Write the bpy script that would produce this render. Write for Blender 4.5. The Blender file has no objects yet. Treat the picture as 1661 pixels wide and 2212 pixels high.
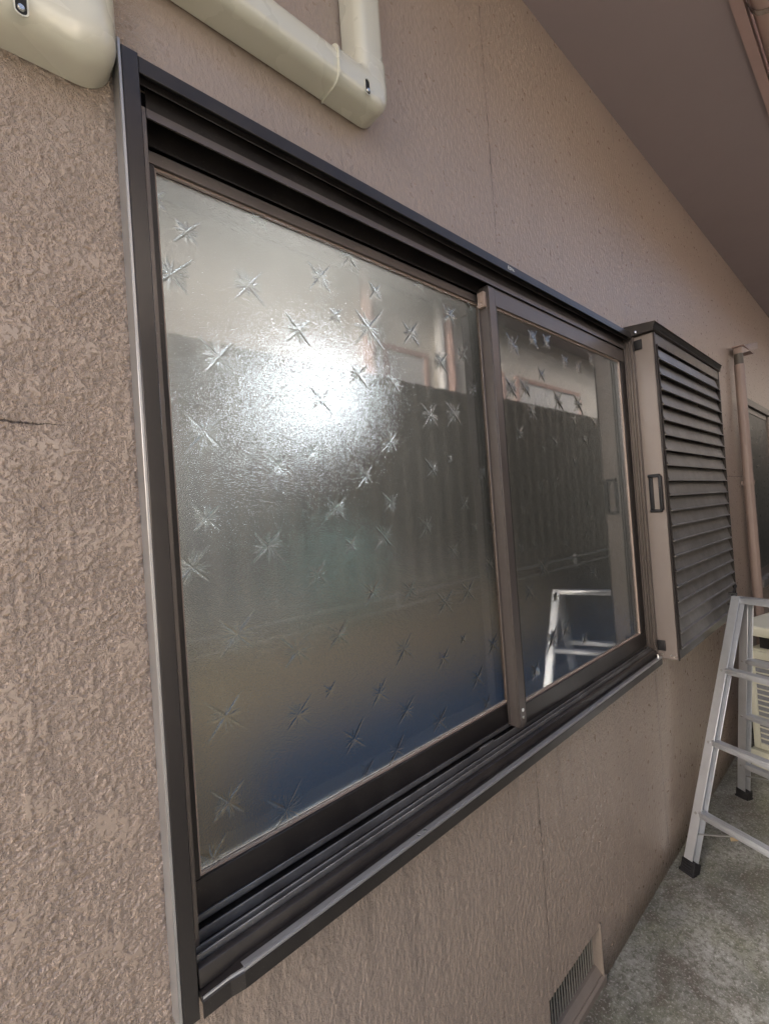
import bpy, bmesh, math, random
import numpy as np
from mathutils import Vector, Matrix
random.seed(7); rng = np.random.default_rng(7)
scn = bpy.context.scene
COL = scn.collection

# ------------------------------------------------------------------ camera
cd = bpy.data.cameras.new("camera"); cam = bpy.data.objects.new("camera", cd); COL.objects.link(cam)
cd.sensor_fit = 'HORIZONTAL'; cd.sensor_width = 36; cd.lens = 36 * 1000 / 1661
cd.clip_start = 0.02; cd.clip_end = 300
cam.matrix_world = Matrix(((0.7409, 0.0436, -0.6702, 0), (-0.6679, -0.0574, -0.7421, -0.70),
                           (-0.0708, 0.9974, -0.0135, 1.50), (0, 0, 0, 1)))
scn.camera = cam
# ------------------------------------------------------------------ light
SUN_DIR = Vector((-0.87, 0.23, 0.42)).normalized()
w = bpy.data.worlds.new("World"); scn.world = w; w.use_nodes = True
nt = w.node_tree; bg = nt.nodes['Background']
sky = nt.nodes.new('ShaderNodeTexSky'); sky.sky_type = 'NISHITA'; sky.sun_disc = False
sky.sun_elevation = math.asin(SUN_DIR.z); sky.sun_rotation = math.atan2(SUN_DIR.x, SUN_DIR.y)
sky.air_density = 0.7; sky.dust_density = 6.0; sky.ozone_density = 0.6
nt.links.new(sky.outputs[0], bg.inputs[0]); bg.inputs[1].default_value = 0.15
sd = bpy.data.lights.new("sun", 'SUN'); so = bpy.data.objects.new("sun", sd); COL.objects.link(so)
sd.energy = 3.3; sd.angle = math.radians(28); sd.color = (1.0, 0.95, 0.88)
so.rotation_euler = SUN_DIR.to_track_quat('Z', 'Y').to_euler()
scn.view_settings.view_transform = 'Standard'; scn.view_settings.look = 'None'
scn.view_settings.exposure = 2.0; scn.view_settings.gamma = 1
scn.cycles.max_bounces = 10; scn.cycles.transmission_bounces = 8; scn.cycles.glossy_bounces = 5
scn.cycles.sample_clamp_indirect = 6

# ------------------------------------------------------------------ materials
class NT:
    def __init__(s, name):
        s.m = bpy.data.materials.new(name); s.m.use_nodes = True; s.t = s.m.node_tree
        s.p = s.t.nodes['Principled BSDF']; s.out = s.t.nodes['Material Output']
        s.co = s.t.nodes.new('ShaderNodeTexCoord').outputs['Object']
    def put(s, sock, v):
        if hasattr(v, 'links') or isinstance(v, bpy.types.NodeSocket): s.t.links.new(v, sock)
        else:
            if isinstance(v, tuple) and len(v) == 3 and sock.type == 'RGBA': v = (*v, 1)
            sock.default_value = v
    def set(s, **k):
        for n, v in k.items(): s.put(s.p.inputs[n.replace('_', ' ')], v)
        return s
    def noise(s, scale, detail=3, rough=.5, vec=None, dist=0, out='Fac'):
        n = s.t.nodes.new('ShaderNodeTexNoise'); s.put(n.inputs['Vector'], vec or s.co)
        n.inputs['Scale'].default_value = scale; n.inputs['Detail'].default_value = detail
        n.inputs['Roughness'].default_value = rough; n.inputs['Distortion'].default_value = dist
        return n.outputs[out]
    def vor(s, scale, vec=None, feature='F1', out='Distance'):
        n = s.t.nodes.new('ShaderNodeTexVoronoi'); n.feature = feature; s.put(n.inputs['Vector'], vec or s.co)
        n.inputs['Scale'].default_value = scale; return n.outputs[out]
    def stretch(s, sx, sy, sz):
        n = s.t.nodes.new('ShaderNodeMapping'); s.put(n.inputs['Vector'], s.co)
        n.inputs['Scale'].default_value = (sx, sy, sz); return n.outputs[0]
    def m2(s, op, a, b=0., c=None):
        n = s.t.nodes.new('ShaderNodeMath'); n.operation = op
        s.put(n.inputs[0], a); s.put(n.inputs[1], b)
        if c is not None: s.put(n.inputs[2], c)
        return n.outputs[0]
    def ramp(s, fac, stops):
        n = s.t.nodes.new('ShaderNodeValToRGB'); s.put(n.inputs[0], fac); e = n.color_ramp.elements
        while len(e) < len(stops): e.new(0.5)
        for q, (p, c) in zip(e, stops):
            q.position = p; q.color = (c, c, c, 1) if isinstance(c, (int, float)) else (*c, 1)
        return n.outputs[0]
    def mix(s, f, a, b):
        n = s.t.nodes.new('ShaderNodeMix'); n.data_type = 'RGBA'
        s.put(n.inputs[0], f); s.put(n.inputs[6], a); s.put(n.inputs[7], b); return n.outputs[2]
    def bump(s, h, strength=.3, dist=.002, normal=None):
        n = s.t.nodes.new('ShaderNodeBump'); s.put(n.inputs['Height'], h)
        n.inputs['Strength'].default_value = strength; n.inputs['Distance'].default_value = dist
        if normal is not None: s.put(n.inputs['Normal'], normal)
        return n.outputs[0]
    def xyz(s):
        n = s.t.nodes.new('ShaderNodeSeparateXYZ'); s.put(n.inputs[0], s.co); return n.outputs

def metal(name, col, rough=.36, met=.75, dirt=.25, dirtcol=(.22, .19, .17), grain=True, spec=.5):
    n = NT(name)
    d = n.ramp(n.noise(9, 6, .65), [(.42, 0.), (.72, 1.)])
    f = n.m2('MULTIPLY', d, dirt)
    c = n.mix(f, col, dirtcol)
    sp = n.ramp(n.noise(420, 1), [(.70, 0.), (.76, 1.)])
    c = n.mix(n.m2('MULTIPLY', sp, dirt * .9), c, (.45, .42, .38))
    r = n.m2('ADD', n.m2('MULTIPLY', n.noise(30, 4, .6), .10), rough - .04)
    n.set(Base_Color=c, Roughness=r, Metallic=met, Normal=n.bump(n.noise(160, 2), .06, .001), Specular_IOR_Level=spec)
    return n.m

def stucco():
    n = NT('painted_stucco'); X, Y, Z = n.xyz()
    # sprayed grains with knocked-down flat plates
    g = n.noise(142, 3.0, .58)
    big = n.noise(19, 2, .5)
    cap = n.m2('SMOOTH_MIN', n.m2('ADD', g, n.m2('MULTIPLY', n.m2('SUBTRACT', big, .5), .70)), .615, .03)
    # away from the corner the coat was sprayed finer, with long upright ripples lower down
    vert = n.noise(85, 3, .6, vec=n.stretch(1, 1, .6), dist=.15)
    left = n.ramp(n.m2('MULTIPLY_ADD', X, 1.6, .2), [(.48, 1.), (.62, 0.)])
    low = n.ramp(Z, [(.0, 1.), (1., 0.)])
    h2 = n.m2('MULTIPLY_ADD', n.m2('SUBTRACT', vert, .5), n.ramp(n.m2('MULTIPLY', Z, .4), [(.3, .50), (.86, .26)]), .31)
    mixn = n.t.nodes.new('ShaderNodeMix'); n.put(mixn.inputs[0], left); n.put(mixn.inputs[2], h2); n.put(mixn.inputs[3], cap)
    h = mixn.outputs[0]
    # board joints telegraphing through the coat
    joints = None
    for jx in (1.127, 2.06, 3.04):
        wob = n.m2('MULTIPLY_ADD', n.noise(7, 4, .7), .012, jx - .006)
        dd = n.m2('ABSOLUTE', n.m2('SUBTRACT', X, wob))
        j = n.m2('MULTIPLY', n.m2('LESS_THAN', dd, .0022), n.ramp(n.noise(5.5, 3, vec=n.stretch(.2, 1, 1)), [(.33, .25), (.50, 1.)]))
        joints = j if joints is None else n.m2('MAXIMUM', joints, j)
    # horizontal crack left of the window and the one beside the shutter box
    wz = n.m2('MULTIPLY_ADD', n.noise(24, 4, .65), .012, 1.641)
    ck = n.m2('MULTIPLY', n.m2('LESS_THAN', n.m2('ABSOLUTE', n.m2('SUBTRACT', Z, wz)), n.m2('MULTIPLY', n.m2('SUBTRACT', .112, X), .022)), n.m2('LESS_THAN', X, .108))
    wz2 = n.m2('MULTIPLY_ADD', n.noise(14, 4, .65), .02, 1.60)
    ck2 = n.m2('MULTIPLY', n.m2('LESS_THAN', n.m2('ABSOLUTE', n.m2('SUBTRACT', Z, wz2)), .0022), n.m2('GREATER_THAN', X, 2.9))
    cracks = n.m2('MAXIMUM', joints, n.m2('MAXIMUM', ck, ck2))
    hh = n.m2('SUBTRACT', n.m2('MULTIPLY', n.m2('SUBTRACT', h, .45), 1.0), n.m2('MULTIPLY', cracks, .22))
    dsp = n.t.nodes.new('ShaderNodeDisplacement'); n.put(dsp.inputs['Height'], hh)
    dsp.inputs['Midlevel'].default_value = .15; dsp.inputs['Scale'].default_value = .0118
    n.t.links.new(dsp.outputs[0], n.out.inputs['Displacement'])
    tone = n.noise(1.6, 4, .6)
    c = n.mix(tone, (.272, .212, .172), (.335, .264, .216))
    stain = n.ramp(n.noise(5, 6, .7, vec=n.stretch(2.2, 1, .35)), [(.52, 0.), (.78, .45)])
    c = n.mix(n.m2('MULTIPLY', stain, n.ramp(Z, [(.0, 1.), (.9, .25)])), c, (.150, .120, .100))
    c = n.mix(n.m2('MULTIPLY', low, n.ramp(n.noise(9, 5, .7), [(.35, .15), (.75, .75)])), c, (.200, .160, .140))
    streak = n.m2('MULTIPLY', n.ramp(n.noise(26, 4, .6, vec=n.stretch(1, 1, .06)), [(.50, 0.), (.70, .55)]), n.ramp(Z, [(.35, 0.), (.84, 1.), (.90, 0.)]))
    c = n.mix(n.m2('MULTIPLY', streak, n.m2('GREATER_THAN', X, .2)), c, (.130, .105, .092))
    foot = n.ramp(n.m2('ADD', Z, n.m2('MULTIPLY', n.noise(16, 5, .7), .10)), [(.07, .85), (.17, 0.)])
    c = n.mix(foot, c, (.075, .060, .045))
    c = n.mix(n.m2('MULTIPLY', cracks, .85), c, (.05, .035, .028))
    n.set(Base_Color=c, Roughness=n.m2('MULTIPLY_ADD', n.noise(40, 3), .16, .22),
          Normal=n.bump(n.noise(480, 2, .6), .30, .0010), Specular_IOR_Level=.55)
    n.m.displacement_method = 'BOTH'
    return n.m

def concrete():
    n = NT('damp_concrete')
    a = n.noise(3.6, 9, .72, dist=.4); b = n.noise(48, 7, .78); c0 = n.noise(120, 4, .7)
    c = n.mix(n.ramp(a, [(.38, 0.), (.62, 1.)]), (.090, .092, .080), (.285, .285, .268))
    c = n.mix(n.ramp(n.noise(2.3, 7, .75, dist=.8), [(.46, 0.), (.64, .85)]), c, (.165, .170, .118))
    c = n.mix(n.ramp(n.noise(4.0, 8, .78, dist=1.2), [(.50, 0.), (.62, .85)]), c, (.085, .068, .055))
    c = n.mix(n.ramp(b, [(.46, 0.), (.60, .85)]), c, (.075, .075, .055))
    c = n.mix(n.ramp(c0, [(.54, 0.), (.66, .60)]), c, (.44, .435, .42))
    hgt = n.m2('ADD', n.m2('MULTIPLY', b, .7), n.m2('MULTIPLY', c0, .4))
    n.set(Base_Color=c, Roughness=n.ramp(a, [(.3, .55), (.7, .85)]), Normal=n.bump(hgt, .8, .004))
    return n.m

def plain(name, col, rough=.5, var=.15, nscale=8, bumps=.1, bscale=90, met=0., spec=.5, coat=0.):
    n = NT(name)
    d = tuple(v * (1 - var) for v in col); u = tuple(min(1, v * (1 + var)) for v in col)
    n.set(Base_Color=n.mix(n.noise(nscale, 5, .65), d, u), Roughness=n.m2('MULTIPLY_ADD', n.noise(nscale * 3, 3), .16, rough - .08),
          Metallic=met, Normal=n.bump(n.noise(bscale, 3), bumps, .002), Specular_IOR_Level=spec, Coat_Weight=coat)
    return n.m

def glass_mats():
    n = NT('window_glass_face')
    wob = n.bump(n.noise(34, 2, .5, vec=n.stretch(1, 1, .3)), .045, .0012)
    g = n.t.nodes.new('ShaderNodeBsdfGlass'); g.inputs['Roughness'].default_value = .035; g.inputs['IOR'].default_value = 1.85
    g.inputs['Color'].default_value = (.95, .955, .95, 1)
    n.put(g.inputs['Normal'], wob); n.t.links.new(g.outputs[0], n.out.inputs[0]); n.t.nodes.remove(n.p)
    k = NT('window_glass_frosted_back')
    g = k.t.nodes.new('ShaderNodeBsdfRefraction'); g.inputs['Roughness'].default_value = .06; g.inputs['IOR'].default_value = 1.85
    g.inputs['Color'].default_value = (.95, .955, .95, 1)
    k.put(g.inputs['Normal'], k.bump(k.noise(620, 1.5, .8), 1., .0007))
    k.t.links.new(g.outputs[0], k.out.inputs[0]); k.t.nodes.remove(k.p)
    s = NT('pressed_star_glass')
    g = s.t.nodes.new('ShaderNodeBsdfGlass'); g.inputs['Roughness'].default_value = .22; g.inputs['IOR'].default_value = 1.8
    g.inputs['Color'].default_value = (.95, .97, .96, 1)
    s.t.links.new(g.outputs[0], s.out.inputs[0]); s.t.nodes.remove(s.p)
    return n.m, k.m, s.m

def emit(name, col, s):
    n = NT(name); n.set(Base_Color=(0.8, 0.8, 0.8), Emission_Color=col, Emission_Strength=s); return n.m

M = {}
M['stucco'] = stucco(); M['concrete'] = concrete()
M['bronze'] = metal('bronze_anodised_aluminium', (.022, .019, .019), .30, .2, .08, spec=.35)
M['panel'] = metal('bronze_end_panel', (.175, .150, .140), .38, .35, .12)
M['flange'] = metal('bronze_edge_worn', (.36, .36, .37), .34, .6, .3)
M['bronze_gloss'] = metal('bronze_aluminium_gloss', (.045, .041, .041), .24, .5, .0, spec=.4)
M['bronze_light'] = metal('bronze_aluminium_worn', (.115, .098, .091), .32, .45, .14)
M['bronze_dusty'] = metal('bronze_aluminium_dusty', (.150, .140, .135), .42, .45, .75, (.34, .33, .32))
M['gasket'] = plain('glazing_gasket', (.30, .225, .185), .55)
M['black'] = plain('black_rubber_and_shade', (.012, .012, .014), .55, .3, 20, .2, spec=.25)
M['louver'] = metal('louvre_paint', (.135, .128, .122), .42, .2, .55, (.27, .26, .25))
M['alu'] = metal('brushed_aluminium', (.60, .63, .68), .36, .80, .35, (.36, .38, .41))
M['alu_dull'] = metal('dull_aluminium', (.42, .43, .44), .40, .75, .45, (.25, .25, .25))
M['screw'] = metal('screw_steel', (.6, .6, .58), .25, 1., .1)
M['duct'] = plain('cream_duct_plastic', (.53, .515, .435), .27, .015, 3, .01, 30, coat=.3)
M['soffit'] = plain('painted_soffit_board', (.290, .240, .248), .75, .08, 3, .12, 40)
M['fascia'] = plain('fascia_paint', (.40, .285, .265), .6, .1, 4)
M['gutter'] = plain('gutter_plastic', (.56, .42, .375), .42, .08, 3)
M['pipe'] = plain('drainpipe_paint', (.25, .19, .165), .5, .12, 5)
M['ac'] = plain('air_conditioner_enamel', (.60, .60, .50), .45, .07, 6)
M['fin'] = plain('condenser_fins', (.20, .21, .24), .6, .3, 60, .6, 240)
M['dark'] = plain('dark_void', (.012, .012, .012), .9)
M['vent'] = metal('vent_grille_metal', (.27, .26, .22), .55, .3, .4)
M['mortar'] = plain('vent_mortar', (.175, .145, .12), .7, .15, 30, .7, 120)
M['g_face'], M['g_back'], M['g_star'] = glass_mats()
M['room_plain'] = plain('plain_render', (.35, .28, .23), .8)
M['room'] = plain('room_wall', (.27, .235, .20), .8, .1)
M['room_floor'] = plain('room_floor', (.20, .15, .10), .6, .2)
M['beige'] = plain('varnished_board', (.86, .70, .50), .6, .08)
M['blue'] = plain('blue_cloth', (.15, .29, .58), .85, .15, 20)
M['teal'] = plain('teal_plastic', (.42, .70, .66), .5)
M['curtain'] = plain('pale_curtain', (.60, .56, .48), .8)
M['brownwood'] = plain('dark_cabinet_wood', (.070, .060, .050), .5)
M['lamp'] = emit('lamp_glow', (.86, .94, 1.0), 190)
M['corr'] = metal('corrugated_sheet', (.105, .095, .085), .48, .25, .5, (.19, .175, .155))
M['blockwall'] = plain('dark_block_wall', (.055, .05, .045), .85, .3, 12, .5, 60)
M['ceiling_dark'] = plain('room_ceiling', (.10, .085, .07), .8)
M['dark_strip'] = plain('added_strip_dark', (.05, .045, .035), .9, .4, 14, .8, 60)
M['nwall'] = plain('neighbour_render', (.82, .78, .72), .85, .1, 2)
M['npink'] = plain('neighbour_trim', (.60, .42, .38), .6)
M['nwhite'] = plain('white_plastic_and_lit_pane', (.80, .80, .80), .4)
M['nglass'] = plain('neighbour_window_glass', (.03, .035, .035), .3, .1, spec=.12)
M['white'] = plain('white_print', (.75, .75, .72), .6)
M['leaf'] = plain('dry_leaf', (.42, .32, .18), .7)

# ------------------------------------------------------------------ mesh helpers
class MB:
    def __init__(s): s.v = []; s.f = []; s.mi = []
    def add(s, vs, fs, mi=0):
        o = len(s.v); s.v += [tuple(v) for v in vs]; s.f += [tuple(i + o for i in f) for f in fs]; s.mi += [mi] * len(fs); return s
    def box(s, a, b, mi=0):
        (x0, y0, z0), (x1, y1, z1) = a, b
        return s.add([(x0, y0, z0), (x1, y0, z0), (x1, y1, z0), (x0, y1, z0), (x0, y0, z1), (x1, y0, z1), (x1, y1, z1), (x0, y1, z1)],
                     [(0, 3, 2, 1), (4, 5, 6, 7), (0, 1, 5, 4), (1, 2, 6, 5), (2, 3, 7, 6), (3, 0, 4, 7)], mi)
    def prism(s, prof, p0, p1, U, V, mi=0, s1=1.0):
        """closed profile [(u,v)] swept straight from p0 to p1; u along U, v along V"""
        p0, p1, U, V = map(Vector, (p0, p1, U, V)); n = len(prof)
        vs = [p0 + U * a + V * b for a, b in prof] + [p1 + U * a * s1 + V * b * s1 for a, b in prof]
        fs = [(i, (i + 1) % n, (i + 1) % n + n, i + n) for i in range(n)] + [tuple(range(n - 1, -1, -1)), tuple(range(n, 2 * n))]
        return s.add(vs, fs, mi)
    def bar(s, p0, p1, w, h, U, mi=0):
        p0, p1, U = Vector(p0), Vector(p1), Vector(U); d = (p1 - p0).normalized(); U = (U - d * U.dot(d)).normalized(); V = d.cross(U)
        return s.prism([(-w / 2, -h / 2), (w / 2, -h / 2), (w / 2, h / 2), (-w / 2, h / 2)], p0, p1, U, V, mi)
    def cyl(s, p0, p1, r, n=16, r1=None, mi=0):
        p0, p1 = Vector(p0), Vector(p1); d = (p1 - p0).normalized(); U = d.orthogonal().normalized(); V = d.cross(U); r1 = r if r1 is None else r1
        vs = [p + (U * math.cos(2 * math.pi * i / n) + V * math.sin(2 * math.pi * i / n)) * rr for p, rr in ((p0, r), (p1, r1)) for i in range(n)]
        fs = [(i, (i + 1) % n, (i + 1) % n + n, i + n) for i in range(n)] + [tuple(range(n - 1, -1, -1)), tuple(range(n, 2 * n))]
        return s.add(vs, fs, mi)
    def rings(s, rings, caps=True, mi=0):
        n = len(rings[0]); vs = [v for r in rings for v in r]; fs = []
        for k in range(len(rings) - 1):
            for i in range(n): fs.append((k * n + i, k * n + (i + 1) % n, (k + 1) * n + (i + 1) % n, (k + 1) * n + i))
        if caps: fs += [tuple(range(n - 1, -1, -1)), tuple(range((len(rings) - 1) * n, len(rings) * n))]
        return s.add(vs, fs, mi)
    def build(s, name, mats, parent=None, bevel=0., smooth=False, seg=2, angle=35):
        me = bpy.data.meshes.new(name); me.from_pydata(s.v, [], s.f)
        if not isinstance(mats, (list, tuple)): mats = [mats]
        for m in mats: me.materials.append(m)
        me.polygons.foreach_set('material_index', s.mi)
        bm = bmesh.new(); bm.from_mesh(me); bmesh.ops.recalc_face_normals(bm, faces=bm.faces[:])
        if bevel:
            es = [e for e in bm.edges if len(e.link_faces) == 2 and e.calc_face_angle(0) > math.radians(angle)]
            bmesh.ops.bevel(bm, geom=es, offset=bevel, segments=seg, profile=.5, affect='EDGES', clamp_overlap=True)
        for f in bm.faces: f.smooth = smooth or bool(bevel)
        bm.to_mesh(me); bm.free()
        o = bpy.data.objects.new(name, me); COL.objects.link(o)
        if smooth or bevel:
            try: me.set_sharp_from_angle(angle=math.radians(40))
            except Exception: pass
        if parent: link(o, parent)
        return o
def link(o, parent):
    o.parent = parent
    q = parent; off = Vector((0, 0, 0))
    while q: off += q.location; q = q.parent
    o.location = -off          # meshes are modelled in world metres
    return o
def link_sub(o, parent): # parent is a mesh part whose own origin already sits at world zero
    o.parent = parent; return o
def empty(name, loc=(0, 0, 0)):
    o = bpy.data.objects.new(name, None); o.location = loc; o.empty_display_size = .1; COL.objects.link(o); return o
def tag(o, label, cat, group=None):
    o['label'] = label; o['category'] = cat
    if group: o['group'] = group
    return o
def struct(o): o['kind'] = 'structure'; return o

# ------------------------------------------------------------------ ground, own house wall
def grid_axis(segs):
    a = [segs[0][0]]
    for s0, s1, st in segs:
        n = max(1, round((s1 - s0) / st)); a += list(np.linspace(s0, s1, n + 1)[1:])
    return np.array(a)
WX0, WX1, WZ0, WZ1 = .196, 1.992, .885, 2.145     # window opening
VX0, VX1, VZ0, VZ1 = 1.105, 1.415, .026, .172     # floor vent opening
def wall_mesh():
    xs = grid_axis([(-1.1, -.1, .2), (-.1, WX0, .0019), (WX0, VX0, .005), (VX0, VX1, .006), (VX1, WX1, .008), (WX1, 3.2, .010), (3.2, 12, .05)])
    zs = grid_axis([(-.05, VZ0, .02), (VZ0, VZ1, .008), (VZ1, .5, .008), (.5, WZ0, .0045), (WZ0, WZ1, .0027), (WZ1, 2.45, .0045), (2.45, 3.12, .009)])
    nx, nz = len(xs), len(zs)
    X, Z = np.meshgrid(xs, zs); co = np.zeros((nx * nz, 3)); co[:, 0] = X.ravel(); co[:, 2] = Z.ravel()
    cx = (xs[:-1] + xs[1:]) / 2; cz = (zs[:-1] + zs[1:]) / 2; CX, CZ = np.meshgrid(cx, cz)
    keep = ~(((CX > WX0) & (CX < WX1) & (CZ > WZ0) & (CZ < WZ1)) | ((CX > VX0) & (CX < VX1) & (CZ > VZ0) & (CZ < VZ1)))
    J, I = np.nonzero(keep); a = J * nx + I
    quads = np.stack([a, a + 1, a + 1 + nx, a + nx], 1)
    return co, quads
def np_mesh(name, co, quads, mats, mi=None, smooth=True):
    me = bpy.data.meshes.new(name); n = len(quads)
    me.vertices.add(len(co)); me.vertices.foreach_set('co', np.ascontiguousarray(co, dtype=np.float32).ravel())
    me.loops.add(n * 4); me.loops.foreach_set('vertex_index', quads.astype(np.int32).ravel())
    me.polygons.add(n); me.polygons.foreach_set('loop_start', np.arange(0, n * 4, 4, dtype=np.int32))
    me.polygons.foreach_set('use_smooth', np.ones(n, dtype=bool) if smooth else np.zeros(n, dtype=bool))
    for m in mats: me.materials.append(m)
    if mi is not None: me.polygons.foreach_set('material_index', mi.astype(np.int32))
    me.update(calc_edges=True); me.validate()
    return me
me = np_mesh('house_wall', *wall_mesh(), [M['stucco']])
wall = bpy.data.objects.new('house_wall', me); COL.objects.link(wall)
tag(wall, 'brown painted rough stucco house wall running the length of the alley', 'wall')

b = MB(); b.box((-1.1, .004, -.05), (-.95, 3.3, 3.9)); b.box((-.95, 3.2, -.05), (12, 3.3, 4.7)); link_sub(b.build('outer_walls', M['room_plain']), wall)
g = MB(); g.add([(-60, -60, 0), (60, -60, 0), (60, 60, 0), (-60, 60, 0)], [(0, 1, 2, 3)])
struct(g.build('ground', M['concrete']))

b = MB(); b.box((.45, -1.50, -.02), (12, -1.05, .012)); struct(b.build('added_dark_strip', M['dark_strip']))  # dark strip added to dull the lit ground's reflection in the panes
# eave over the alley
ev = empty('roof_eave', (2, 0, 3.1)); tag(ev, 'overhanging roof eave with purple brown soffit and pale pinkish gutter', 'roof eave')
b = MB(); b.box((-1.6, -.425, 3.106), (12, .12, 3.13)); b.build('soffit', M['soffit'], ev)
b = MB(); b.box((-1.6, -.456, 3.1), (12, -.426, 3.27)); b.build('fascia', M['fascia'], ev)
prof = []
for i in range(0, 15):
    a = math.pi * i / 14; prof.append((-.525 - .062 * math.cos(a) * -1, 3.145 - .062 * math.sin(a)))
inner = [(-.525 + .058 * math.cos(math.pi * i / 14), 3.145 - .058 * math.sin(math.pi * i / 14)) for i in range(14, -1, -1)]
outer = [(-.525 + .062 * math.cos(math.pi * i / 14), 3.145 - .062 * math.sin(math.pi * i / 14)) for i in range(0, 15)]
b = MB(); b.prism(outer + inner, (-1.6, 0, 0), (12, 0, 0), (0, 1, 0), (0, 0, 1)); b.build('gutter', M['gutter'], ev, smooth=True)
for k, gx in enumerate((.75, 2.02, 3.3, 4.6)):
    b = MB(); ring = []
    for i in range(0, 13):
        a = math.pi * i / 12; y, z = -.525 + .067 * math.cos(a), 3.145 - .067 * math.sin(a)
        ring.append([(gx, y, z), (gx + .022, y, z), (gx + .022, y * 1.0 + .003 * -math.cos(a), z + .003), (gx, y + .003 * -math.cos(a), z + .003)])
    b.rings(ring); b.box((gx, -.459, 3.145), (gx + .022, -.456, 3.2)); b.build('gutter_bracket', M['screw'], ev)
b = MB(); b.add([(-1.6, -.60, 3.22), (12, -.60, 3.22), (12, 3.4, 4.9), (-1.6, 3.4, 4.9), (-1.6, -.60, 3.26), (12, -.60, 3.26), (12, 3.4, 4.94), (-1.6, 3.4, 4.94)],
                [(0, 1, 2, 3), (7, 6, 5, 4), (0, 4, 5, 1), (1, 5, 6, 2), (2, 6, 7, 3), (3, 7, 4, 0)]); b.build('roof_slab', M['brownwood'], ev)

# ------------------------------------------------------------------ room behind the glass
b = MB(); R0, R1, RY0, RY1, RZ0, RZ1 = -.6, 3.4, .085, 2.6, .3, 2.55
b.box((R0 - .05, RY1, RZ0), (R1 + .05, RY1 + .05, RZ1)); b.box((R0 - .05, RY0, RZ0), (R0, RY1, RZ1)); b.box((R1, RY0, RZ0), (R1 + .05, RY1, RZ1))

for a0, a1 in (((R0, RY0 - .02, RZ0), (WX0 + .005, RY0, RZ1)), ((WX1 - .005, RY0 - .02, RZ0), (R1, RY0, RZ1)),
               ((WX0 + .005, RY0 - .02, RZ0), (WX1 - .005, RY0, .90)), ((WX0 + .005, RY0 - .02, 2.12), (WX1 - .005, RY0, RZ1))): b.box(a0, a1)
struct(b.build('room_walls', M['room']))
b = MB(); b.box((R0 - .05, RY0 + .001, RZ1), (R1 + .05, RY1 + .05, RZ1 + .05)); struct(b.build('room_ceiling', M['ceiling_dark']))
b = MB(); b.box((R0 - .05, RY0, RZ0 - .05), (R1 + .05, RY1 + .05, RZ0)); struct(b.build('room_floor', M['room_floor']))
lp = empty('ceiling_lamp', (1.11, 1.0, 2.04)); tag(lp, 'glowing white lamp seen blurred through the frosted left pane', 'lamp')
bm = bmesh.new(); bmesh.ops.create_uvsphere(bm, u_segments=24, v_segments=16, radius=.062, matrix=Matrix.Translation((1.11, 1.0, 2.045)))
me = bpy.data.meshes.new('lamp_globe'); bm.to_mesh(me); bm.free(); me.materials.append(M['lamp'])
o = bpy.data.objects.new('lamp_globe', me); COL.objects.link(o); link(o, lp)
b = MB(); b.cyl((1.11, 1.0, 2.10), (1.11, 1.0, 2.55), .012, 10); b.build('lamp_stem', M['screw'], lp)
cb = empty('cabinet', (1, .6, .3)); tag(cb, 'blurred yellowish wooden cabinet low behind the left pane', 'cabinet')
b = MB(); b.box((.0, .55, .3), (1.9, .95, 1.19)); b.build('carcass', M['beige'], cb, bevel=.005)
b = MB(); b.box((-.02, .53, 1.19), (1.92, .97, 1.205)); b.build('cabinet_top', M['brownwood'], cb)
b = MB(); b.rings([[(x, .40 + .02 * math.sin(x * 9 + k), z) for x in np.linspace(.50, 2.4, 20)] + [(x, .54, z - .01) for x in np.linspace(2.4, .50, 20)] for k, z in enumerate((.35, .6, .84, .90))])
tag(b.build('blue_cloth', M['blue'], smooth=True), 'blurred deep blue cloth at the foot of the left pane', 'cloth')
b = MB(); b.cyl((.93, .64, 1.205), (.93, .64, 1.37), .085, 20, .08); b.cyl((.93, .64, 1.37), (.93, .64, 1.41), .05, 20, .03)
tag(b.build('plastic_tub', M['teal'], smooth=True), 'blurred pale teal tub behind the middle of the left pane', 'tub')
b = MB(); b.rings([[(x, .22 + .02 * math.sin(x * 95), z) for x in np.linspace(.0, .29, 40)] + [(x, .235 + .02 * math.sin(x * 95), z) for x in np.linspace(.29, .0, 40)] for z in (.95, 1.75)])
tag(b.build('curtain', M['curtain'], smooth=True), 'blurred pale greenish curtain behind the left edge of the left pane', 'curtain')
b = MB(); b.box((.0, 2.0, .3), (1.6, 2.5, 1.9)); b.box((1.9, 1.2, .3), (3.3, 2.5, 2.3))
tag(b.build('tall_cupboard', M['brownwood']), 'blurred dark brown cupboard deep in the room behind the panes', 'cupboard')

# ------------------------------------------------------------------ the window
win = empty('sliding_window', (1.09, 0, .87)); tag(win, 'two pane bronze aluminium sliding window with star patterned frosted glass', 'window')
BZ = M['bronze']
# header
b = MB()
b.box((.205, -.031, 2.143), (1.996, -.028, 2.166))         # outer lip
b.box((.205, -.028, 2.160), (1.996, .072, 2.166))          # top flange

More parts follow.
